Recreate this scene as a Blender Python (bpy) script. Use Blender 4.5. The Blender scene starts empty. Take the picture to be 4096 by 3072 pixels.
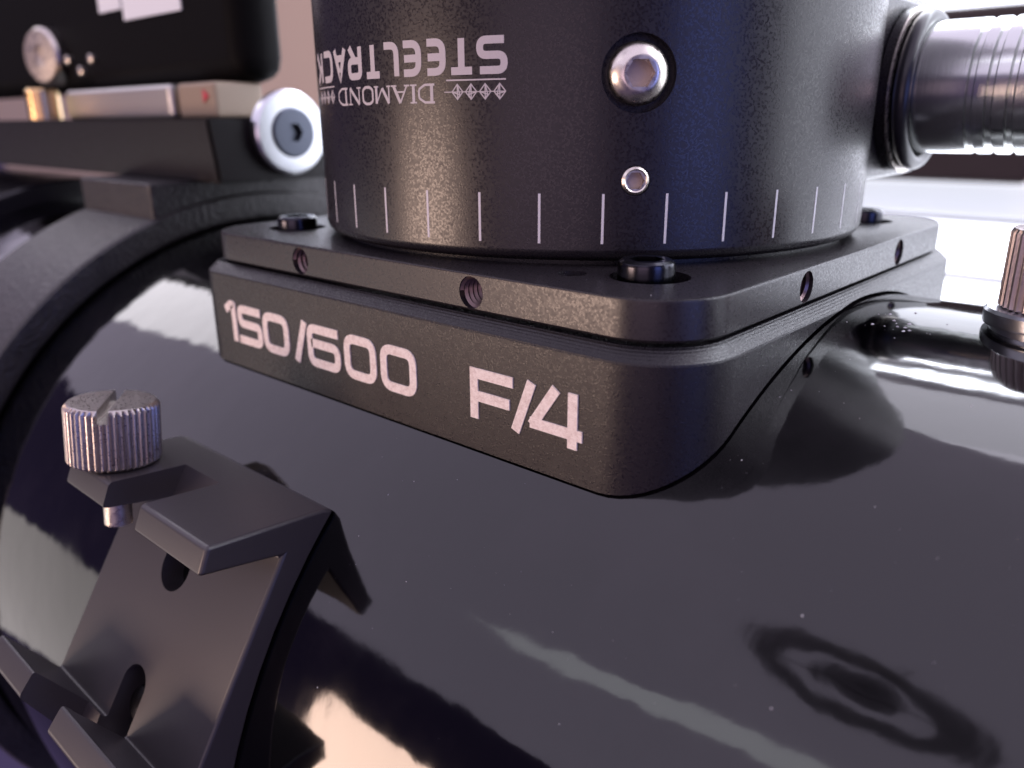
import bpy, bmesh, math, random
from mathutils import Vector, Matrix
random.seed(7)
S = 0.00115                     # metres per drawing unit (a little over 1 mm)
sc = bpy.context.scene
col = sc.collection
R_ = math.radians

# ------------------------------------------------------------------ camera
cam_d = bpy.data.cameras.new('camera'); cam = bpy.data.objects.new('camera', cam_d); col.objects.link(cam)
CAM = Vector((80.849, -109.510, 16.483))
right = Vector((0.7472, 0.66458, -0.0049)); up = Vector((-0.20484, 0.23731, 0.94959)); fwd = Vector((-0.63224, 0.70853, -0.31345))
m = Matrix((right, up, -fwd)).transposed().to_4x4(); m.translation = CAM * S
cam.matrix_world = m
cam_d.sensor_fit = 'HORIZONTAL'; cam_d.sensor_width = 36.0; cam_d.lens = 36.0 * 3188.1 / 4096.0
cam_d.clip_start = 0.005; cam_d.clip_end = 60.0
cam_d.dof.use_dof = True; cam_d.dof.focus_distance = 92 * S; cam_d.dof.aperture_fstop = 18.0
sc.camera = cam

# ------------------------------------------------------------------ world and lamps
w = bpy.data.worlds.new('World'); sc.world = w; w.use_nodes = True
bg = w.node_tree.nodes['Background']
bg.inputs['Color'].default_value = (0.26, 0.19, 0.46, 1); bg.inputs['Strength'].default_value = 0.24

def area(name, loc, target, sx, sy, radiance, color):
    d = bpy.data.lights.new(name, 'AREA'); d.shape = 'RECTANGLE'
    d.size = sx * S; d.size_y = sy * S
    d.energy = radiance * math.pi * (sx * S) * (sy * S); d.color = color
    o = bpy.data.objects.new(name, d); col.objects.link(o)
    loc = Vector(loc); o.location = loc * S
    q = (Vector(target) - loc).to_track_quat('-Z', 'Y'); o.rotation_euler = q.to_euler()
    return o
# pale room ceiling, low warm glow from the sunlit part of the room, a bright panel past the tube's far end, an unseen dim bluish source
area('ceiling_light', (-1250, -1900, 1500), (-1250, -1900, 0), 7900, 5200, 1.0, (0.94, 0.84, 1.06))
area('ceiling_light_by_window', (600, 480, 1150), (500, 200, 0), 2400, 420, 4.0, (0.90, 0.88, 1.0))
o = area('ceiling_strip_light', (-830, -1780, 1470), (-830, -1780, 0), 1600, 200, 1.25, (0.93, 1.0, 0.97)); o.rotation_euler = (0, 0, R_(16))
area('pale_low_wall_light', (-1500, -525, -480), (-40, -60, -40), 1550, 560, 1.0, (1.0, 0.92, 0.86))
area('warm_room_light', (-445, -880, -122), (0, -40, -20), 400, 270, 14.0, (1.0, 0.70, 0.56))
area('dim_room_light', (380, -1000, 0), (20, -40, 10), 760, 420, 1.1, (1.0, 0.72, 0.86))
area('side_panel_light', (-1300, 60, 640), (-100, -30, 0), 460, 260, 3.2, (1.0, 0.97, 0.98))
area('dim_blue_light', (1050, -230, 60), (0, 0, 10), 420, 420, 2.5, (0.24, 0.33, 1.0))

vs = sc.view_settings
vs.view_transform = 'Standard'; vs.look = 'None'; vs.exposure = 0.0; vs.gamma = 1.0; vs.use_curve_mapping = False
sc.render.engine = 'CYCLES'
sc.cycles.use_denoising = True
sc.cycles.max_bounces = 8
sc.cycles.sample_clamp_indirect = 8.0

# ------------------------------------------------------------------ materials
MATS = {}
def mat(name, color, rough=0.5, metal=0.0, spec=0.5, coat=0.0, coat_rough=0.03):
    m = bpy.data.materials.new(name); m.use_nodes = True
    b = m.node_tree.nodes['Principled BSDF']
    b.inputs['Base Color'].default_value = (*color, 1); b.inputs['Roughness'].default_value = rough
    b.inputs['Metallic'].default_value = metal; b.inputs['Specular IOR Level'].default_value = spec
    b.inputs['Coat Weight'].default_value = coat; b.inputs['Coat Roughness'].default_value = coat_rough
    MATS[name] = m
    return m
def nd(m, t): return m.node_tree.nodes.new(t)
def lk(m, a, b): m.node_tree.links.new(a, b)
def bsdf(m): return m.node_tree.nodes['Principled BSDF']
def coord(m, scale=(1, 1, 1)):
    tc = nd(m, 'ShaderNodeTexCoord'); mp = nd(m, 'ShaderNodeMapping')
    mp.inputs['Scale'].default_value = scale
    lk(m, tc.outputs['Object'], mp.inputs['Vector']); return mp.outputs['Vector']
def noise(m, vec, size_mm, detail=2, rough=0.5):
    n = nd(m, 'ShaderNodeTexNoise'); n.inputs['Scale'].default_value = 1.0 / (size_mm * S)
    n.inputs['Detail'].default_value = detail; n.inputs['Roughness'].default_value = rough
    lk(m, vec, n.inputs['Vector']); return n.outputs['Fac']
def bump(m, height, dist_mm, strength=1.0, prev=None, target='Normal'):
    b = nd(m, 'ShaderNodeBump'); b.inputs['Strength'].default_value = strength; b.inputs['Distance'].default_value = dist_mm * S
    lk(m, height, b.inputs['Height'])
    if prev is not None: lk(m, prev, b.inputs['Normal'])
    lk(m, b.outputs['Normal'], bsdf(m).inputs[target]); return b.outputs['Normal']
def ramp(m, fac, stops):
    r = nd(m, 'ShaderNodeValToRGB'); e = r.color_ramp.elements
    while len(e) < len(stops): e.new(0.5)
    for el, (p, c) in zip(e, stops): el.position = p; el.color = (*c, 1)
    lk(m, fac, r.inputs['Fac']); return r.outputs['Color']

def anodised(name, color, rough, grain_mm, grain_h, spec=0.5, dust=0.0, lo=0.72, hi=1.2):
    m = mat(name, color, rough, 0.0, spec)
    v = coord(m)
    n = noise(m, v, grain_mm, 2, 0.6)
    bump(m, n, grain_h, 1.0)
    r = ramp(m, noise(m, v, grain_mm * 1.3, 1), [(0.35, (rough * lo,) * 3), (0.7, (rough * hi,) * 3)])
    lk(m, r, bsdf(m).inputs['Roughness'])
    if dust:
        vo = nd(m, 'ShaderNodeTexVoronoi'); vo.inputs['Scale'].default_value = 1.0 / (1.5 * S); lk(m, v, vo.inputs['Vector'])
        d = ramp(m, vo.outputs['Distance'], [(0.05, (dust,) * 3), (0.10, color)])
        lk(m, d, bsdf(m).inputs['Base Color'])
    return m
anod = anodised('black_anodised_body', (0.010, 0.008, 0.011), 0.33, 0.24, 0.014, 0.50, 0.0, 0.70, 1.25)
plate_m = anodised('black_anodised_plate', (0.016, 0.013, 0.016), 0.35, 0.22, 0.012, 0.52, 0.0, 0.72, 1.22)
shoe_m = anodised('black_painted_bracket', (0.032, 0.027, 0.031), 0.38, 0.14, 0.004, 0.6, 0.0, 0.92, 1.06)
bar_m = anodised('black_painted_bar', (0.008, 0.006, 0.007), 0.42, 0.3, 0.006, 0.28)
dark_m = mat('matte_black', (0.008, 0.007, 0.009), 0.6)
rubber_m = mat('black_rubber', (0.012, 0.011, 0.016), 0.30)
black_steel = mat('blackened_steel', (0.05, 0.05, 0.06), 0.22, 1.0)
white_ink = mat('white_print', (0.52, 0.48, 0.48), 0.55)
v = coord(white_ink); bump(white_ink, noise(white_ink, v, 0.15), 0.03)
tick_ink = mat('engraved_tick', (0.62, 0.60, 0.62), 0.5)
cream = mat('cream_printed_plastic', (0.88, 0.78, 0.70), 0.5)
v = coord(cream); bump(cream, noise(cream, v, 0.22, 3), 0.10)
lk(cream, ramp(cream, noise(cream, v, 0.5, 3), [(0.3, (0.74, 0.62, 0.55)), (0.6, (0.92, 0.82, 0.74))]), bsdf(cream).inputs['Base Color'])
steel = mat('bright_steel', (0.74, 0.68, 0.62), 0.20, 1.0)
v = coord(steel); lk(steel, ramp(steel, noise(steel, v, 0.8, 3), [(0.3, (0.22,) * 3), (0.7, (0.40,) * 3)]), bsdf(steel).inputs['Roughness'])
socket_m = mat('socket_steel', (0.50, 0.40, 0.36), 0.6, 0.5)
knurl_m = mat('dull_steel_knurl', (0.50, 0.45, 0.43), 0.30, 1.0)
v = coord(knurl_m); lk(knurl_m, ramp(knurl_m, noise(knurl_m, v, 0.35, 4), [(0.3, (0.22,) * 3), (0.7, (0.48,) * 3)]), bsdf(knurl_m).inputs['Roughness'])
bump(knurl_m, noise(knurl_m, v, 0.25, 3), 0.010)
brown_knurl = mat('bronzed_steel_knurl', (0.42, 0.37, 0.37), 0.42, 1.0)
v = coord(brown_knurl); bump(brown_knurl, noise(brown_knurl, v, 0.3, 3), 0.04)
washer_m = mat('zinc_washer', (0.72, 0.74, 0.78), 0.28, 1.0)
brushed = mat('brushed_steel_knob', (0.76, 0.78, 0.76), 0.20, 1.0)
v = coord(brushed, (1, 1, 1)); 
vb = coord(brushed, (1, 0.02, 0.02)); bump(brushed, noise(brushed, vb, 0.12, 2), 0.006)
brass = mat('brass', (0.80, 0.55, 0.28), 0.25, 1.0)

# glossy black tube paint: faint orange peel; dust-film patches also imitate mottled reflections
tube_m = mat('gloss_black_paint', (0.0015, 0.0014, 0.002), 0.025, 0.0, 0.72)
v = coord(tube_m)
b1 = bump(tube_m, noise(tube_m, v, 2.2, 2, 0.5), 0.0065)
lk(tube_m, ramp(tube_m, noise(tube_m, v, 22, 5, 0.6), [(0.40, (0.045,) * 3), (0.58, (0.08,) * 3), (0.72, (0.14,) * 3)]), bsdf(tube_m).inputs['Roughness'])
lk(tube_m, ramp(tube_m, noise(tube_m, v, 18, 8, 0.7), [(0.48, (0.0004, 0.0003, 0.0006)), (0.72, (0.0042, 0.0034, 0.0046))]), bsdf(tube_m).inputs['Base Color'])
b2 = bump(tube_m, noise(tube_m, v, 11, 2), 0.10, 1.0, b1)

# 3D-printed adapter: fine layer lines plus textured skin
print_m = mat('black_printed_plastic', (0.010, 0.008, 0.011), 0.36, 0.0, 0.42)
v = coord(print_m)
sep = nd(print_m, 'ShaderNodeSeparateXYZ'); lk(print_m, v, sep.inputs[0])
mu = nd(print_m, 'ShaderNodeMath'); mu.operation = 'MULTIPLY'; mu.inputs[1].default_value = 2 * math.pi / (0.28 * S); lk(print_m, sep.outputs['Z'], mu.inputs[0])
si = nd(print_m, 'ShaderNodeMath'); si.operation = 'SINE'; lk(print_m, mu.outputs[0], si.inputs[0])
gt = nd(print_m, 'ShaderNodeMath'); gt.operation = 'GREATER_THAN'; gt.inputs[1].default_value = 14.4 * S; lk(print_m, sep.outputs['Z'], gt.inputs[0])
ad_ = nd(print_m, 'ShaderNodeMath'); ad_.operation = 'MULTIPLY_ADD'; ad_.inputs[1].default_value = 0.85; ad_.inputs[2].default_value = 0.06; lk(print_m, gt.outputs[0], ad_.inputs[0])
ml = nd(print_m, 'ShaderNodeMath'); ml.operation = 'MULTIPLY'; lk(print_m, si.outputs[0], ml.inputs[0]); lk(print_m, ad_.outputs[0], ml.inputs[1])
b1 = bump(print_m, ml.outputs[0], 0.014)
b2 = bump(print_m, noise(print_m, v, 0.22, 3, 0.65), 0.05, 1.0, b1)
lk(print_m, ramp(print_m, noise(print_m, v, 0.3, 2), [(0.35, (0.24,) * 3), (0.7, (0.42,) * 3)]), bsdf(print_m).inputs['Roughness'])

crinkle = mat('crinkle_black_paint', (0.035, 0.032, 0.040), 0.42)
v = coord(crinkle); bump(crinkle, noise(crinkle, v, 1.0, 2), 0.34)
lk(crinkle, ramp(crinkle, noise(crinkle, v, 6, 3), [(0.3, (0.014, 0.012, 0.014)), (0.7, (0.028, 0.024, 0.026))]), bsdf(crinkle).inputs['Base Color'])

# ------------------------------------------------------------------ builders
def thing(name, label, cat, origin=(0, 0, 0), group=None):
    o = bpy.data.objects.new(name, None); o.empty_display_size = 0.005; col.objects.link(o)
    o.location = Vector(origin) * S; o['label'] = label; o['category'] = cat
    if group: o['group'] = group
    o['_org'] = [float(c) for c in origin]
    return o
ORG = {}
def org_of(p):
    while p is not None:
        if '_org' in p.keys(): return Vector(p['_org'])
        p = p.parent
    return Vector((0, 0, 0))
def obj(name, bm, material, parent=None, smooth=35.0):
    bmesh.ops.recalc_face_normals(bm, faces=bm.faces[:])
    org = org_of(parent)
    for vv in bm.verts: vv.co = (vv.co - org) * S
    me = bpy.data.meshes.new(name); bm.to_mesh(me); bm.free()
    me.materials.append(material)
    if smooth:
        for p in me.polygons: p.use_smooth = True
        me.set_sharp_from_angle(angle=R_(smooth))
    o = bpy.data.objects.new(name, me); col.objects.link(o)
    if smooth: weight(o)
    if parent is not None: o.parent = parent
    return o
def weight(o):
    md = o.modifiers.new('weighted', 'WEIGHTED_NORMAL'); md.weight = 100; md.keep_sharp = True
def cut(o, cutters, bevel=0.0):
    """subtract bmesh cutters (drawing units, world) from o; optional edge bevel"""
    tmp = []; o.modifiers.clear()
    org = org_of(o.parent) if o.parent else Vector((0, 0, 0))
    for bm in cutters:
        bmesh.ops.recalc_face_normals(bm, faces=bm.faces[:])
        for vv in bm.verts: vv.co = (vv.co - org) * S
        me = bpy.data.meshes.new('cutter'); bm.to_mesh(me); bm.free()
        c = bpy.data.objects.new('cutter', me); col.objects.link(c)
        c.parent = o.parent
        md = o.modifiers.new('b', 'BOOLEAN'); md.operation = 'DIFFERENCE'; md.solver = 'EXACT'; md.object = c
        tmp.append(c)
    if bevel:
        md = o.modifiers.new('v', 'BEVEL'); md.width = bevel * S; md.segments = 2; md.limit_method = 'ANGLE'; md.angle_limit = R_(40)
    bpy.context.view_layer.update()
    dg = bpy.context.evaluated_depsgraph_get()
    me = bpy.data.meshes.new_from_object(o.evaluated_get(dg))
    o.modifiers.clear(); o.data = me
    for c in tmp: bpy.data.objects.remove(c)
    for p in me.polygons: p.use_smooth = True
    me.set_sharp_from_angle(angle=R_(30)); weight(o)
    return o
def loft(loops, cap=True, closed=False):
    bm = bmesh.new(); rows = [[bm.verts.new(p) for p in L] for L in loops]
    n = len(rows[0]); k = len(rows)
    for i in range(k if closed else k - 1):
        a, b = rows[i], rows[(i + 1) % k]
        for j in range(n): bm.faces.new((a[j], a[(j + 1) % n], b[(j + 1) % n], b[j]))
    if cap and not closed: bm.faces.new(rows[0][::-1]); bm.faces.new(rows[-1])
    return bm
def frame(axis):
    a = Vector(axis).normalized(); t = Vector((0, 0, 1)) if abs(a.z) < 0.9 else Vector((1, 0, 0))
    u = t.cross(a).normalized(); return u, a.cross(u), a
def lathe(prof, c=(0, 0, 0), axis=(0, 0, 1), n=64, mod=None, cap=True, closed=False):
    """prof: (radius, height along axis)"""
    u, v_, a = frame(axis); c = Vector(c); L = []
    for r, h in prof:
        L.append([c + a * h + (u * math.cos(t) + v_ * math.sin(t)) * (r if mod is None else mod(r, h, t)) for t in (2 * math.pi * i / n for i in range(n))])
    return loft(L, cap, closed)
def box(x0, x1, y0, y1, z0, z1):
    return loft([[(x0, y0, z), (x1, y0, z), (x1, y1, z), (x0, y1, z)] for z in (z0, z1)])
def rsq(ax, ay, rr, z, n=12):
    P = []
    for i, (sx, sy) in enumerate(((1, 1), (-1, 1), (-1, -1), (1, -1))):
        r = rr[i] if isinstance(rr, (tuple, list)) else rr
        for k in range(n + 1):
            t = math.pi / 2 * (i + k / n); P.append(Vector((sx * (ax - r) + r * math.cos(t), sy * (ay - r) + r * math.sin(t), z)))
    return P
def rbox(x0, x1, y0, y1, z0, z1, b):
    bm = box(x0, x1, y0, y1, z0, z1)
    bmesh.ops.bevel(bm, geom=bm.edges[:], offset=b, segments=3, profile=0.5, affect='EDGES'); return bm
def join(*bms):
    out = bmesh.new()
    for b in bms:
        me = bpy.data.meshes.new('t'); b.to_mesh(me); b.free(); out.from_mesh(me); bpy.data.meshes.remove(me)
    return out
def hexsocket(c, axis, r, depth, rot=0.0, out=0.5):
    return lathe([(r, -depth), (r, out)], c, axis, 6)

# pen strokes -> raised ribbons
def rounded(pts, r, closed, n=6):
    if r <= 0: return [Vector(p) for p in pts]
    P = [Vector(p) for p in pts]; out = []; N = len(P)
    for i in range(N):
        if not closed and i in (0, N - 1): out.append(P[i]); continue
        a, b, c = P[i - 1], P[i], P[(i + 1) % N]
        d1 = (a - b); d2 = (c - b); l1, l2 = d1.length, d2.length; d1.normalize(); d2.normalize()
        ang = d1.angle(d2)
        if ang > math.pi - 0.05: out.append(b); continue
        rr = min(r / math.tan(ang / 2), 0.49 * l1, 0.49 * l2)
        p, q = b + d1 * rr, b + d2 * rr
        for k in range(n + 1):
            t = k / n; out.append(p * (1 - t) ** 2 + b * 2 * t * (1 - t) + q * t * t)
    return out
def ribbon(bm, pts, width, fmap, h0, h1, closed=False, r=0.0, step=0.5):
    P = rounded([Vector((p[0], p[1])) for p in pts], r, closed)
    Q = []
    N = len(P)
    for i in range(N if closed else N - 1):       # subdivide long runs
        a, b = P[i], P[(i + 1) % N]; k = max(1, int((b - a).length / step))
        for j in range(k): Q.append(a.lerp(b, j / k))
    if not closed: Q.append(P[-1])
    N = len(Q); rows = []
    for i in range(N):
        a = Q[i - 1] if (closed or i > 0) else None; c = Q[(i + 1) % N] if (closed or i < N - 1) else None
        d1 = (Q[i] - a).normalized() if a is not None else (c - Q[i]).normalized()
        d2 = (c - Q[i]).normalized() if c is not None else d1
        n1 = Vector((-d1.y, d1.x)); n2 = Vector((-d2.y, d2.x)); nn = n1 + n2
        if nn.length < 1e-4: nn = n1
        nn.normalize(); k = min(1.8, 1 / max(0.3, nn.dot(n1)))
        o = nn * (width / 2 * k)
        l, rr = Q[i] + o, Q[i] - o
        rows.append([bm.verts.new(fmap(*l, h0)), bm.verts.new(fmap(*l, h1)), bm.verts.new(fmap(*rr, h1)), bm.verts.new(fmap(*rr, h0))])
    for i in range(N if closed else N - 1):
        a, b = rows[i], rows[(i + 1) % N]
        for j in range(3): bm.faces.new((a[j], a[j + 1], b[j + 1], b[j]))
    if not closed:
        bm.faces.new(rows[0]); bm.faces.new(rows[-1][::-1])

# ------------------------------------------------------------------ setting: wall and window behind
wall_m = mat('beige_wall_paint', (0.66, 0.50, 0.38), 0.8)
v = coord(wall_m); bump(wall_m, noise(wall_m, v, 8, 3), 0.4)
o = obj('wall', box(-2600, -990, 700, 740, -900, 1500), wall_m, None, 0); o['kind'] = 'structure'
frame_m = mat('white_window_frame', (0.72, 0.70, 0.72), 0.4)
wood_m = mat('dark_brown_wood', (0.055, 0.035, 0.030), 0.45)
v = coord(wood_m, (1, 12, 12)); bump(wood_m, noise(wood_m, v, 30, 3), 0.6)
glass_m = bpy.data.materials.new('daylit_window_pane'); glass_m.use_nodes = True
b = bsdf(glass_m); b.inputs['Base Color'].default_value = (0.8, 0.8, 0.8, 1); b.inputs['Roughness'].default_value = 0.2
b.inputs['Emission Color'].default_value = (0.86, 0.90, 1.0, 1); b.inputs['Emission Strength'].default_value = 2.9
sky_m = glass_m.copy(); sky_m.name = 'bright_sky_window_pane'
bsdf(sky_m).inputs['Emission Strength'].default_value = 20.0
win = thing('window', 'bright overexposed window with white rails behind the focuser', 'window', (800, 700, -900))
obj('pane', box(-960, 1900, 715, 721, -860, -66), glass_m, win, 0)
obj('pane', box(-960, 1900, 715, 721, -34, 540), glass_m, win, 0)
obj('pane', box(-960, 1900, 715, 721, 572, 664), sky_m, win, 0)
obj('pane', box(-960, 1900, 715, 721, 716, 800), sky_m, win, 0)
rail_glow_m = glass_m.copy(); rail_glow_m.name = 'glowing_window_rail'
bsdf(rail_glow_m).inputs['Emission Strength'].default_value = 0.80  # pale window rail, its brightness put in as emission
obj('glowing_rail', rbox(-960, 1900, 684, 730, -66, -34.5, 5), rail_glow_m, win)
obj('transom', rbox(-960, 1900, 700, 735, 541, 571, 4), frame_m, win)
obj('transom', rbox(-960, 1900, 700, 735, 665, 715, 4), frame_m, win)
obj('head_rail', rbox(-960, 1900, 700, 735, 801, 880, 4), frame_m, win)
obj('frame_post', rbox(-988, -961, 692, 738, -900, 880, 4), frame_m, win)
obj('sill_strip', rbox(-960, 1900, 700, 712, -124, -118, 1.5), frame_m, win)
obj('glazing_bar', rbox(-960, 1900, 690, 714, -71, -66.2, 1.5), frame_m, win)
brd = thing('dark_board', 'out-of-focus dark brown board across the window behind the focus knob', 'board', (-160, 660, -34))
obj('board', rbox(-300, -46, 640, 676, -33.5, 100, 4), wood_m, brd)
obj('end_strip', rbox(-45.9, -30, 640, 676, -33.5, 100, 3), mat('tan_wood', (0.45, 0.28, 0.16), 0.6), brd)
obj('bracket_leg', rbox(-300, -285, 640, 700, -60, -33.6, 2), wood_m, brd)

# ------------------------------------------------------------------ telescope tube
RT, ZT = 78.0, -84.6
tube = thing('telescope_tube', 'long gloss black telescope tube running beneath the focuser', 'telescope tube', (0, 0, ZT - RT))
prof = [(RT - 2, -430), (RT - 0.3, -429.7), (RT, -429), (RT, 420), (RT - 2, 420)]
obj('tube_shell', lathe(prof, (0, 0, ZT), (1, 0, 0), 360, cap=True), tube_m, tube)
obj('end_ring', lathe([(RT + 0.05, -420), (RT + 5.2, -420), (RT + 6.0, -419), (RT + 6.0, -240), (RT + 5.2, -239), (RT + 5.2, -236), (RT + 6.0, -235), (RT + 6.0, -207), (RT + 5.2, -206), (RT + 0.05, -206)], (0, 0, ZT), (1, 0, 0), 200, cap=False, closed=True), mat('satin_black_paint', (0.012, 0.011, 0.014), 0.16), tube)

# ------------------------------------------------------------------ adapter with the printed figures
ad = thing('focuser_adapter', 'black printed adapter block saddled on the tube reading 150/600 F/4', 'adapter', (0, 0, -21))
a2 = 46.0
cr = (4.8, 5.5, 5.5, 10.0)                      # corner radii: the near corner is rounder
L = [rsq(a2 - e, a2 - e, [c - e for c in cr], z) for e, z in ((1.7, -4.95), (1.5, -5.05), (0.12, -6.35), (0, -6.6), (0, -12), (0, -30))]
body = obj('adapter_body', loft(L), print_m, ad)
cut(body, [lathe([(RT + 0.35, -80), (RT + 0.35, 80)], (0, 0, ZT), (1, 0, 0), 256)])
def fm(x, z, h): return Vector((x, -a2 - h, z))
Z0, Z1, SW = -17.1, -10.8, 1.28
hs = SW / 2
def zero(x0, x1): return [([(x0 + hs, Z0 + hs), (x1 - hs, Z0 + hs), (x1 - hs, Z1 - hs), (x0 + hs, Z1 - hs)], True, 1.5)]
zm = (Z0 + Z1) / 2
GL = [('digit', [([(-37.6, -12.15), (-36.1, Z1 - 0.35), (-35.25, Z1 - 0.35), (-35.25, Z0)], False, 0.15)]),
      ('digit', [([(-27.5, Z1 - hs), (-33.4, Z1 - hs), (-33.4, zm + 0.15), (-27.9, zm + 0.15), (-27.9, Z0 + hs), (-34.0, Z0 + hs)], False, 1.0)]),
      ('digit', zero(-26.9, -20.0)),
      ('slash', [([(-15.75, Z1), (-18.2, Z0)], False, 0)]),
      ('digit', [([(-7.9, Z1 - hs), (-14.6, Z1 - hs), (-14.6, Z0 + hs), (-8.2, Z0 + hs), (-8.2, zm + 0.35), (-14.3, zm + 0.35)], False, 1.2)]),
      ('digit', zero(-6.6, 0.25)), ('digit', zero(1.15, 8.15)),
      ('letter', [([(18.3, Z0), (18.3, Z1)], False, 0), ([(18.0, Z1 - hs), (24.4, Z1 - hs)], False, 0), ([(18.1, zm - 0.25), (23.9, zm - 0.25)], False, 0)]),
      ('slash', [([(27.15, Z1), (24.75, Z0)], False, 0)]),
      ('digit', [([(30.6, Z1), (27.2, -15.75)], False, 0), ([(26.95, -15.45), (34.2, -15.45)], False, 0), ([(32.9, Z1), (32.9, Z0)], False, 0)])]
for nm, strokes in GL:
    bm = bmesh.new()
    for i, (pts, cl, r) in enumerate(strokes): ribbon(bm, pts, SW, fm, -0.15, 0.16 + 0.02 * i, cl, r)
    obj(nm, bm, cream, ad, 30)

# ------------------------------------------------------------------ focuser
fo = thing('focuser', 'black cylindrical focuser with upside-down STEELTRACK lettering on a square base plate', 'focuser', (0, 0, -4.54))
A, RC, TH = 45.0, 8.8, 4.54
bplate = obj('base_plate', loft([rsq(A - 0.5, A - 0.5, RC - 0.5, -TH), rsq(A, A, RC, -TH + 0.4), rsq(A, A, RC, -0.35), rsq(A - 0.12, A - 0.12, RC - 0.12, -0.1), rsq(A - 0.38, A - 0.38, RC - 0.38, 0)]), plate_m, fo)
hz = -2.3
cs = []
for sx in (-17.0, 17.0):
    cs.append(lathe([(1.9, 0), (1.9, 9)], (sx, -A - 2, hz), (0, 1, 0), 40)); cs.append(lathe([(1.9, 0), (1.9, 9)], (A + 2, sx, hz), (-1, 0, 0), 40))
for sx in (-1, 1):
    for sy in (-1, 1):
        cs.append(lathe([(4.5, -2.6), (4.5, 3)], (33.9 * sx, 33.8 * sy, 0), (0, 0, 1), 48))
cs.append(lathe([(1.7, -2), (1.7, 2)], (26.1, -37.8, 0), (0, 0, 1), 32))
cut(bplate, cs)
# threads inside the four side holes
def thread(c, axis, r, turns, pitch):
    u, v_, a = frame(axis); c = Vector(c); bm = bmesh.new(); rows = []
    n = 28
    for i in range(turns * n + 1):
        t = 2 * math.pi * i / n; h = pitch * i / n; d = u * math.cos(t) + v_ * math.sin(t)
        rows.append([bm.verts.new(c + a * (h - pitch * 0.42) + d * (r + 0.05)), bm.verts.new(c + a * h + d * (r - 0.32)), bm.verts.new(c + a * (h + pitch * 0.42) + d * (r + 0.05))])
    for a_, b_ in zip(rows, rows[1:]):
        for j in range(2): bm.faces.new((a_[j], a_[j + 1], b_[j + 1], b_[j]))
    return bm
thread_m = mat('bare_aluminium_thread', (0.20, 0.14, 0.14), 0.35, 0.8)
for sx in (-17.0, 17.0):
    obj('thread', thread((sx, -A + 0.4, hz), (0, 1, 0), 1.9, 6, 0.75), thread_m, fo)
    obj('thread', thread((A - 0.4, sx, hz), (-1, 0, 0), 1.9, 6, 0.75), thread_m, fo)
# cap screws in the counterbores
def cap_screw(c, axis, r, z0, z1, parent, m_, sock=0.55, name='cap_screw'):
    s = obj(name, lathe([(r, z0), (r, z1 - 0.7), (r - 0.14, z1 - 0.25), (r - 0.5, z1), (r * 0.3, z1)], c, axis, 48), m_, parent)
    cut(s, [hexsocket(Vector(c) + Vector(axis).normalized() * z1, axis, r * sock, 1.5)])
    return s
for sx in (-1, 1):
    for sy in (-1, 1): cap_screw((33.5 * sx, 34.0 * sy, 0), (0, 0, 1), 3.2, -2.7, 1.95, fo, black_steel, 0.62)
# body
RB = 42.25
prof = [(RB - 2.4, -0.1), (RB - 2.4, 0.55), (RB - 1.5, 0.6), (RB - 0.75, 0.85), (RB - 0.25, 1.35), (RB, 2.1), (RB, 64), (RB - 1.5, 65.5), (RB - 3, 65.5)]
fb = obj('focuser_body', lathe(prof, n=256), anod, fo)
def cyl_pt(deg, z, r): t = R_(deg); return Vector((r * math.cos(t), r * math.sin(t), z))
ca = -46.2; rad = cyl_pt(ca, 0, 1)
big = cyl_pt(ca, 21.35, RB); 
cut(fb, [lathe([(4.15, -1.5), (4.15, 5)], big, rad, 56), lathe([(1.68, -2.2), (1.68, 5)], cyl_pt(-46.1, 9.95, RB), cyl_pt(-46.1, 0, 1), 32)])
# button-head screw
pr_ = [(3.4, -1.6), (3.4, -0.9)] + [(3.4 * math.cos(t), -0.9 + 2.0 * math.sin(t)) for t in (R_(a) for a in range(10, 66, 7))]
bs = obj('button_screw', lathe(pr_, big, rad, 56), steel, fo)
cut(bs, [hexsocket(big + rad * 0.9, rad, 1.62, 1.6, out=2)])
obj('socket_floor', lathe([(1.5, -0.62), (0.9, -0.60), (0.15, -0.85)], big, rad, 24), socket_m, bs)
ra2 = cyl_pt(-46.1, 0, 1); g0 = cyl_pt(-46.1, 9.95, RB)
gs = obj('grub_screw', lathe([(1.62, -2), (1.62, -0.10), (1.30, 0.22), (1.15, 0.12), (0.4, 0.1)], g0, ra2, 40), steel, fo)
cut(gs, [hexsocket(g0, ra2, 1.05, 1.2)])
obj('socket_floor', lathe([(0.95, -0.9), (0.5, -0.88), (0.1, -1.0)], g0, ra2, 20), socket_m, gs)
# tick marks every ten degrees
def fc(u, z, h): return cyl_pt(u / (RB * math.pi / 180), z, RB + h)       # u = arc length
K = RB * math.pi / 180
for i in range(-1, 14):
    a_ = -111.0 + 10 * i
    bm = bmesh.new(); ribbon(bm, [(a_ * K, 2.78), (a_ * K, 8.5)], 0.30, fc, -0.1, 0.02, step=0.8); obj('tick_mark', bm, tick_ink, fo, 30)
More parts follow.
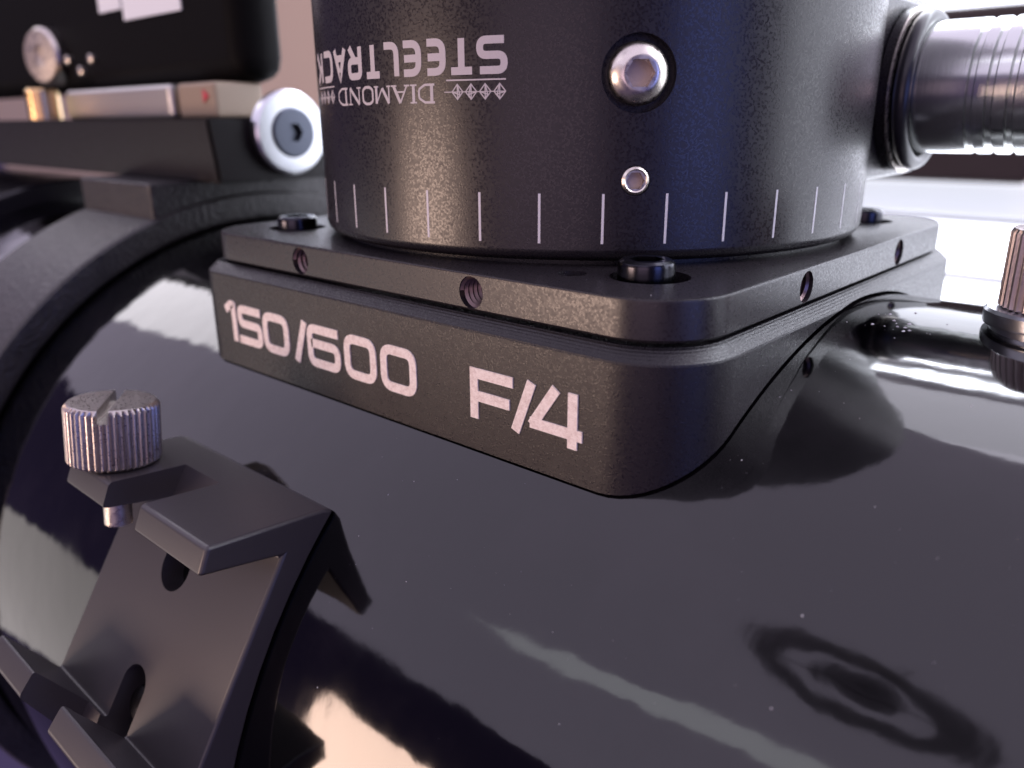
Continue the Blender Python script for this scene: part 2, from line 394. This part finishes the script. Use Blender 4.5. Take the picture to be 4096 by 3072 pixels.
# lettering, upside down: reading direction runs with falling angle, letter tops point down
def glyph_on(name, strokes, a0, a1, zb, zt, parent, m_=white_ink):
    bm = bmesh.new(); x0, x1 = a0 * K, a1 * K
    for i, (pts, wd, cl, r) in enumerate(strokes):
        ribbon(bm, [(x0 + (x1 - x0) * p[0], zb + (zt - zb) * p[1]) for p in pts], wd, fc, -0.06, 0.022 + 0.006 * i, cl, r, 0.3)
    obj(name, bm, m_, parent, 30)
W = 0.84
def g(*st, w=W): return [(p, w, False, r) for p, r in st]
LT = {'S': g(([(1, 1), (0, 1), (0, .5), (1, .5), (1, 0), (0, 0)], 1.0)), 'T': g(([(0, 1), (1, 1)], 0), ([(.5, .95), (.5, -.09)], 0)),
      'E': g(([(1, 1), (0, 1), (0, 0), (1, 0)], 1.7), ([(.02, .5), (.95, .5)], 0)), 'L': g(([(0, 1.09), (0, 0), (1, 0)], 1.2)),
      'R': g(([(0, -.09), (0, 1), (1, 1), (1, .42), (0.05, .42)], .7), ([(.45, .42), (.95, -.09)], 0)),
      'A': g(([(-.06, -.09), (.5, 1), (1.06, -.09)], 0), ([(.2, .26), (.8, .26)], 0)),
      'C': g(([(1, 1), (0, 1), (0, 0), (1, 0)], 1.2)), 'K': g(([(0, 1.09), (0, -.09)], 0), ([(1, 1.09), (.08, .45)], 0), ([(.35, .62), (1.05, -.09)], 0))}
SP = [('S', -66.0, -71.1), ('T', -71.3, -76.1), ('E', -76.5, -80.6), ('E', -81.2, -85.5), ('L', -86.0, -90.0), ('T', -90.2, -94.9), ('R', -95.7, -100.4), ('A', -101.2, -106.2), ('C', -107.1, -112.7), ('K', -113.6, -118.7)]
for ch, a0, a1 in SP:
    hw = W / 2 / K
    glyph_on('letter', LT[ch], a0 - hw, a1 + hw, 25.5 - W / 2, 21.5 + W / 2, fo)
TK, TN = 0.42, 0.18
def sf(x): return [([(x - .18, 0), (x + .18, 0)], TN, False, 0), ([(x - .18, 1), (x + .18, 1)], TN, False, 0)]
Ds = [([(.2, 0), (.2, 1)], TK, False, 0), ([(.02, 0), (.62, 0), (1, .25), (1, .75), (.62, 1), (.02, 1)], 0.26, False, .5)]
DG = {'D': Ds, 'I': [([(.5, 0), (.5, 1)], TK, False, 0), ([(.05, 0), (.95, 0)], TN, False, 0), ([(.05, 1), (.95, 1)], TN, False, 0)],
      'A': [([(.12, 0), (.5, 1)], 0.22, False, 0), ([(.5, 1), (.88, 0)], TK, False, 0), ([(.28, .36), (.72, .36)], TN, False, 0)] + [([(-.02, 0), (.26, 0)], TN, False, 0), ([(.7, 0), (1.02, 0)], TN, False, 0)],
      'M': [([(.1, 0), (.1, 1)], 0.22, False, 0), ([(.1, 1), (.5, .1)], TK, False, 0), ([(.5, .1), (.88, 1)], 0.2, False, 0), ([(.88, 0), (.88, 1)], TK, False, 0), ([(0, 0), (.22, 0)], TN, False, 0), ([(.74, 0), (1.02, 0)], TN, False, 0)],
      'O': [([(.1, .5), (.1, .85), (.35, 1), (.65, 1), (.9, .85), (.9, .15), (.65, 0), (.35, 0), (.1, .15)], 0.33, True, .5)],
      'N': [([(.12, 0), (.12, 1)], 0.22, False, 0), ([(.12, 1), (.86, 0)], TK, False, 0), ([(.86, 0), (.86, 1)], 0.22, False, 0), ([(-.02, 0), (.28, 0)], TN, False, 0), ([(.7, 1), (1.02, 1)], TN, False, 0)]}
for ch, a0, a1 in [('D', -78.7, -81.9), ('I', -82.3, -83.8), ('A', -84.0, -88.0), ('M', -88.3, -92.4), ('O', -92.6, -96.2), ('N', -96.6, -100.7), ('D', -101.1, -104.9)]:
    glyph_on('letter', DG[ch], a0, a1, 20.55, 18.6, fo)
for a0, a1 in ((-66.3, -76.5), (-107.0, -118.7)):
    glyph_on('rule_line', [([(0, .5), (1, .5)], 0.16, False, 0)], a0, a1, 20.85, 21.05, fo)
    n4 = 4
    st = (a1 - a0) / 4.25
    for i in range(4):
        c0 = a0 + st * (i + 0.42) ; hw = abs(st) * 0.40
        wl = 0.13
        D4 = [([(0, .5), (.5, 1), (1, .5), (.5, 0)], wl, True, 0), ([(.5, 0), (.5, 1)], wl, False, 0), ([(0, .5), (.72, .68)], wl, False, 0), ([(.5, 0), (.72, .68), (.5, 1)], wl, False, 0)]
        if i % 2: D4 = [(([(1 - p[0], p[1]) for p in q]), a_, b_, c_) for q, a_, b_, c_ in D4]
        glyph_on('diamond_mark', D4, c0 + hw, c0 - hw, 20.5, 18.85, fo)
    glyph_on('link_line', [([(0, .5), (1, .5)], 0.10, False, 0)], a0 - 0.2, a1 - 0.4, 19.6, 19.75, fo)
# shaft housing, collar, O-ring and ribbed knob on the right
bm = loft([[(x - k, 12 + 0 * k, z) if q == 0 else p for q, p in enumerate([(30, 12, z), (x - k, 12, z), (x - k, 44 - k, z), (30, 44 - k, z)])] for x, z, k in ((38.3, 7.4, 2.0), (38.3, 8.0, 0.6), (38.3, 9.4, 0.0), (38.3, 33, 0.0), (38.3, 34.5, 1.5))])
obj('shaft_housing', bm, anod, fo)
kc = (0, 30.0, 20.5); kk = (0, 30.0, 20.9)
obj('shaft_collar', lathe([(9.5, 36.0), (11.6, 38.2), (12.0, 38.5), (12.0, 39.6), (11.7, 39.9), (9.3, 39.9)], kc, (1, 0, 0), 96), anod, fo)
gp = [(8.9, 40.0), (9.45, 40.4)]
for gx in (50.0, 52.5, 55.1, 57.7): gp += [(9.45, gx - 0.55), (8.95, gx - 0.3), (8.95, gx + 0.3), (9.45, gx + 0.55)]
gp += [(9.45, 70), (8.6, 71), (3, 71)]
kn = obj('focus_knob', lathe(gp, kk, (1, 0, 0), 128), brushed, fo)
obj('bright_ring', lathe([(11.4, 39.85), (12.15, 39.9), (12.15, 40.2), (11.4, 40.25)], kc, (1, 0, 0), 96, cap=False, closed=True), steel, fo)
obj('rubber_ring', lathe([(10.5 + 1.15 * math.cos(t), 41.4 + 1.25 * math.sin(t)) for t in (2 * math.pi * i / 20 for i in range(20))], kc, (1, 0, 0), 96, cap=False, closed=True), rubber_m, fo)

# ------------------------------------------------------------------ finder shoe
th = R_(58.3)
nr = Vector((0, -math.sin(th), math.cos(th))); nt = Vector((0, -math.cos(th), -math.sin(th))); ax0 = Vector((0, 0, ZT))
def sp(x, r, t): return ax0 + Vector((x, 0, 0)) + nr * r + nt * t
shoe = thing('finder_shoe', 'black dovetail finder shoe bolted to the tube side, with a slotted upper wall', 'finder shoe', sp(-16, 78, 5))
def tube_r(t, r=78.05): return math.sqrt(r * r - t * t)
poly = [(tube_r(-16.4) , -16.4), (78.0, -16.2), (91.95, -9.07), (91.45, -5.56), (81.5, -9.5), (81.5, 21.0), (91.45, 16.5), (91.95, 20.0), (76.5, 29.0), (tube_r(29.0), 29.0)]
poly += [(tube_r(t), t) for t in (25, 20, 15, 10, 5, 0, -5, -10, -14)]
bm = loft([[sp(x, r, t) for r, t in poly] for x in (-35.0, 3.0)])
bmesh.ops.recalc_face_normals(bm, faces=bm.faces[:])
bmesh.ops.bevel(bm, geom=[e for e in bm.edges if len(e.link_faces) == 2 and e.calc_face_angle() > 0.6], offset=0.55, segments=3, profile=0.5, affect='EDGES')
sh = obj('bracket', bm, shoe_m, shoe)
def slotbox(x0, x1, r0, r1, t0, t1): return loft([[sp(x0, r, t0), sp(x1, r, t0), sp(x1, r, t1), sp(x0, r, t1)] for r in (r0, r1)])
capsule = []
for i in range(24):
    t = 2 * math.pi * i / 24; capsule.append((2.9 * math.cos(t), 2.9 * math.sin(t)))
def slothole(xc, t0, t1, r0, r1, rad_):
    L2 = []
    for r in (r0, r1):
        loop = []
        for i in range(32):
            a_ = 2 * math.pi * i / 32; c_, s_ = math.cos(a_), math.sin(a_)
            loop.append(sp(xc + rad_ * c_, r, (t1 if s_ >= 0 else t0) + rad_ * s_))
        L2.append(loop)
    return loft(L2)
cut(sh, [slotbox(-22.6, -13.2, 82.6, 100, -20, 0), slotbox(-22.6, -13.2, 82.6, 100, 10, 32), slothole(-17.0, -1.3, -0.9, 70, 90, 3.3), slothole(-15.8, 15.4, 21.0, 70, 90, 2.9)])
obj('mounting_screw', lathe([(2.5, 0), (2.5, 1.2), (2.1, 1.8), (0.6, 1.9)], sp(-15.6, 78.0, 17.5), nr, 32), black_steel, shoe)
# knurled thumb screw on the upper wall
sn = Vector((0, 0.102, 0.995)).normalized(); sc0 = Vector((-30.3, -69.4, -28.75))
NK = 44
def knurl(r0, depth):
    def f(r, h, t):
        if r < r0 - 0.01: return r
        return r - depth * (0.5 + 0.5 * math.cos(NK * t)) ** 1.6
    return f
ts = obj('thumb_screw', lathe([(3.2, -0.2), (5.6, 0.05), (6.15, 0.5), (6.15, 8.0), (5.7, 8.55), (5.55, 8.7), (0.4, 8.75)], sc0, sn, NK * 6, mod=knurl(6.14, 0.42)), knurl_m, shoe, 25)
u, v_, a_ = frame(sn)
sd = Vector((math.cos(R_(145.5)), math.sin(R_(145.5)), 0)); sq = sn.cross(sd).normalized(); sd = sq.cross(sn).normalized()
cut(ts, [loft([[sc0 + sn * h + sd * a1 + sq * b1 for a1, b1 in ((-9, -.72), (9, -.72), (9, .72), (-9, .72))] for h in (6.9, 10)])])
obj('screw_shank', lathe([(1.9, -9.5), (1.9, 0)], sc0, sn, 24), steel, ts)

# ------------------------------------------------------------------ tube ring and dovetail bar
ring = thing('tube_ring', 'black crinkle-painted tube ring clasping the tube below the dovetail bar', 'tube ring', (-120, 0, ZT - 84.7))
RR = 84.7
obj('ring_band', lathe([(RT + 0.15, -140), (RR - 0.8, -140), (RR, -139.2), (RR, -100.9), (RR - 0.5, -100.1), (RR - 1.0, -100), (RT + 1.6, -100), (RT + 0.6, -100.5), (RT + 0.15, -101.4)], (0, 0, ZT), (1, 0, 0), 240, cap=False, closed=True), crinkle, ring)
obj('mounting_pad', rbox(-139, -101, -27, 27, -6, 3.6, 0.7), crinkle, ring)
bar = thing('dovetail_bar', 'long black dovetail bar on the tube ring with a washer on its end', 'dovetail bar', (-220, 0, 3.6))
bm = loft([[(x, -19.0, 17.4), (x, 19.0, 17.4), (x, 14.5, 3.6), (x, -17.5, 3.6)] for x in (-420, -87)])
bmesh.ops.bevel(bm, geom=bm.edges[:], offset=0.6, segments=2, affect='EDGES')
obj('bar_body', bm, bar_m, bar)
wc = (-87, 0.3, 14.2)
obj('washer', lathe([(3.0, 0), (8.6, 0.0), (9.3, 0.5), (9.3, 2.3), (8.7, 3.0), (5.2, 3.1), (4.9, 3.0), (3.0, 3.0)], wc, (1, 0, 0), 64, cap=False, closed=True), washer_m, bar)
cap_screw(wc, (1, 0, 0), 5.6, 2.0, 3.7, bar, mat('dark_zinc', (0.10, 0.11, 0.14), 0.35, 0.9), 0.40)

# ------------------------------------------------------------------ screw standing on the tube at the right
rs = thing('tube_screw', 'knurled bronze-coloured thumb screw on a washer standing on the tube', 'thumb screw', (66.8, -2, -6.7))
rc0 = (68.2, -2.0, -6.75)
obj('head', lathe([(5.4, 2.4), (6.0, 2.7), (6.0, 11.0), (5.7, 11.5), (0.5, 11.6)], rc0, (0, 0, 1), 36 * 6, mod=lambda r, h, t: r if r < 5.99 else r - 0.5 * (0.5 + 0.5 * math.cos(36 * t)) ** 1.8), brown_knurl, rs, 25)
obj('washer', lathe([(6.6, -0.3), (6.6, 0.5), (7.2, 0.6), (7.3, 0.9), (7.3, 2.1), (7.0, 2.45), (1, 2.45)], rc0, (0, 0, 1), 64), washer_m, rs)

# ------------------------------------------------------------------ blurred device standing on the bar
dev = thing('guide_device', 'out-of-focus black device with white paper label and chrome screw on the dovetail bar', 'device', (-200, 6, 17.4))
paper = mat('white_paper', (0.78, 0.82, 0.86), 0.7)
obj('device_body', rbox(-420, -99.5, -2, 12, 25.5, 120, 6), mat('black_device_casing', (0.002, 0.0016, 0.002), 0.6, 0.0, 0.06), dev)
obj('spacer', rbox(-122, -104, -7, 6, 17.45, 25.7, 1.0), mat('tan_spacer', (0.30, 0.23, 0.17), 0.5), dev)
blk = obj('clamp_block', rbox(-190, -124, -8, 11, 17.45, 25.7, 1.2), mat('satin_metal_block', (0.62, 0.60, 0.58), 0.40, 1.0), dev)
obj('label', box(-156, -124, -2.25, -1.95, 43, 66), paper, dev, 0)
obj('label', box(-171, -157, -2.25, -1.95, 46, 66), paper, dev, 0)
obj('chrome_screw', lathe([(8.4, -1), (8.4, 4), (7.6, 5), (3.2, 5.2), (3.0, 3.8), (0.4, 3.7)], (-209, -2, 36.5), (0.25, -1, 0), 40), steel, dev)
for x, z in ((-197, 35), (-188.5, 31.5), (-180, 34.5)):
    obj('stud', lathe([(1.3, -1), (1.3, 1.2), (0.7, 1.6)], (x, -2, z), (0, -1, 0), 20), steel, dev)
obj('brass_screw', lathe([(4.6, 0), (4.6, 8.0), (3.8, 8.7), (0.5, 8.8)], (-194, -13, 17.6), (0, 0, 1), 32), brass, dev)
obj('red_mark', lathe([(1.7, -0.2), (1.7, 0.25)], (-108, -7.1, 22.5), (0, -1, 0), 3), mat('red_paint', (0.55, 0.05, 0.08), 0.5), dev)

# ------------------------------------------------------------------ lamp hanging from the ceiling, seen mirrored in the tube
smoke_m = mat('smoked_acrylic', (0.05, 0.04, 0.05), 0.3); bsdf(smoke_m).inputs['Alpha'].default_value = 0.62
lamp = thing('ceiling_lamp', 'dark ring-shaped lamp seen only as a reflection in the gloss tube', 'lamp', (-194, -711, 1063))
obj('lamp_ring', lathe([(146 + 34 * math.cos(t), 18 * math.sin(t)) for t in (2 * math.pi * i / 16 for i in range(16))], (-194, -711, 1063), (0.1, 0.2, 1), 64, cap=False, closed=True), smoke_m, lamp)
obj('lamp_shade', lathe([(60, 0), (62, 30), (30, 60), (8, 62)], (-194, -711, 1063), (0.1, 0.2, 1), 48), smoke_m, lamp)
obj('lamp_arm', box(-335, -53, -713, -709, 1070, 1073), dark_m, lamp)
obj('lamp_cord', box(-198, -190, -715, -707, 1120, 1495), dark_m, lamp)

# ------------------------------------------------------------------ dust and lint lying on the tube and plate
dust_m = mat('pale_dust', (0.55, 0.53, 0.55), 0.9)
bm = bmesh.new()
def fleck(c, n, s):
    u, v_, a = frame(n)
    k = random.randint(4, 6); ph = random.random() * 6.28; el = random.uniform(0.4, 1.0)
    top = bm.verts.new(c + a * s * 0.5); ring_ = [bm.verts.new(c + (u * math.cos(ph + 6.283 * i / k) * el + v_ * math.sin(ph + 6.283 * i / k)) * s * random.uniform(0.6, 1.1) - a * 0.02) for i in range(k)]
    for i in range(k): bm.faces.new((ring_[i], ring_[(i + 1) % k], top))
    bm.faces.new(ring_[::-1])
for i in range(150):
    x = random.uniform(5, 100); t = R_(random.uniform(14, 62)); s_ = random.choice((0.04, 0.05, 0.05, 0.06, 0.08, 0.10, 0.15))
    if -46 < x < 46.5 and t < R_(36.5): continue
    if x < 4 and t > R_(44): continue
    n_ = Vector((0, -math.sin(t), math.cos(t))); fleck(Vector((x, 0, ZT)) + n_ * RT, n_, s_)
for i in range(20):                                  # crumbs where the adapter meets the tube
    t = R_(random.gauss(6.5, 2.0)); n_ = Vector((0, -math.sin(t), math.cos(t)))
    fleck(Vector((53.0 + random.gauss(0, 3.0), 0, ZT)) + n_ * RT, n_, random.choice((0.06, 0.10, 0.16, 0.3)))
for i in range(14):
    t = R_(random.gauss(20, 6)); n_ = Vector((0, -math.sin(t), math.cos(t)))
    fleck(Vector((47.5 + abs(random.gauss(0, 4)), 0, ZT)) + n_ * RT, n_, random.choice((0.06, 0.08, 0.14)))
for i in range(150):
    x, y = random.uniform(-44, 44), random.uniform(-44, 44)
    if math.hypot(x, y) < 42.6 or math.hypot(abs(x) - 33.9, abs(y) - 33.8) < 4.9: continue
    if math.hypot(max(0, abs(x) - 36), max(0, abs(y) - 36)) > 8: continue
    fleck(Vector((x, y, 0)), Vector((0, 0, 1)), random.choice((0.04, 0.05, 0.07, 0.12)))
o = obj('dust', bm, dust_m, None, 0); o['kind'] = 'stuff'; o['label'] = 'pale dust flecks scattered over the tube and plate'; o['category'] = 'dust'

for o in bpy.data.objects:
    if '_org' in o.keys(): del o['_org']
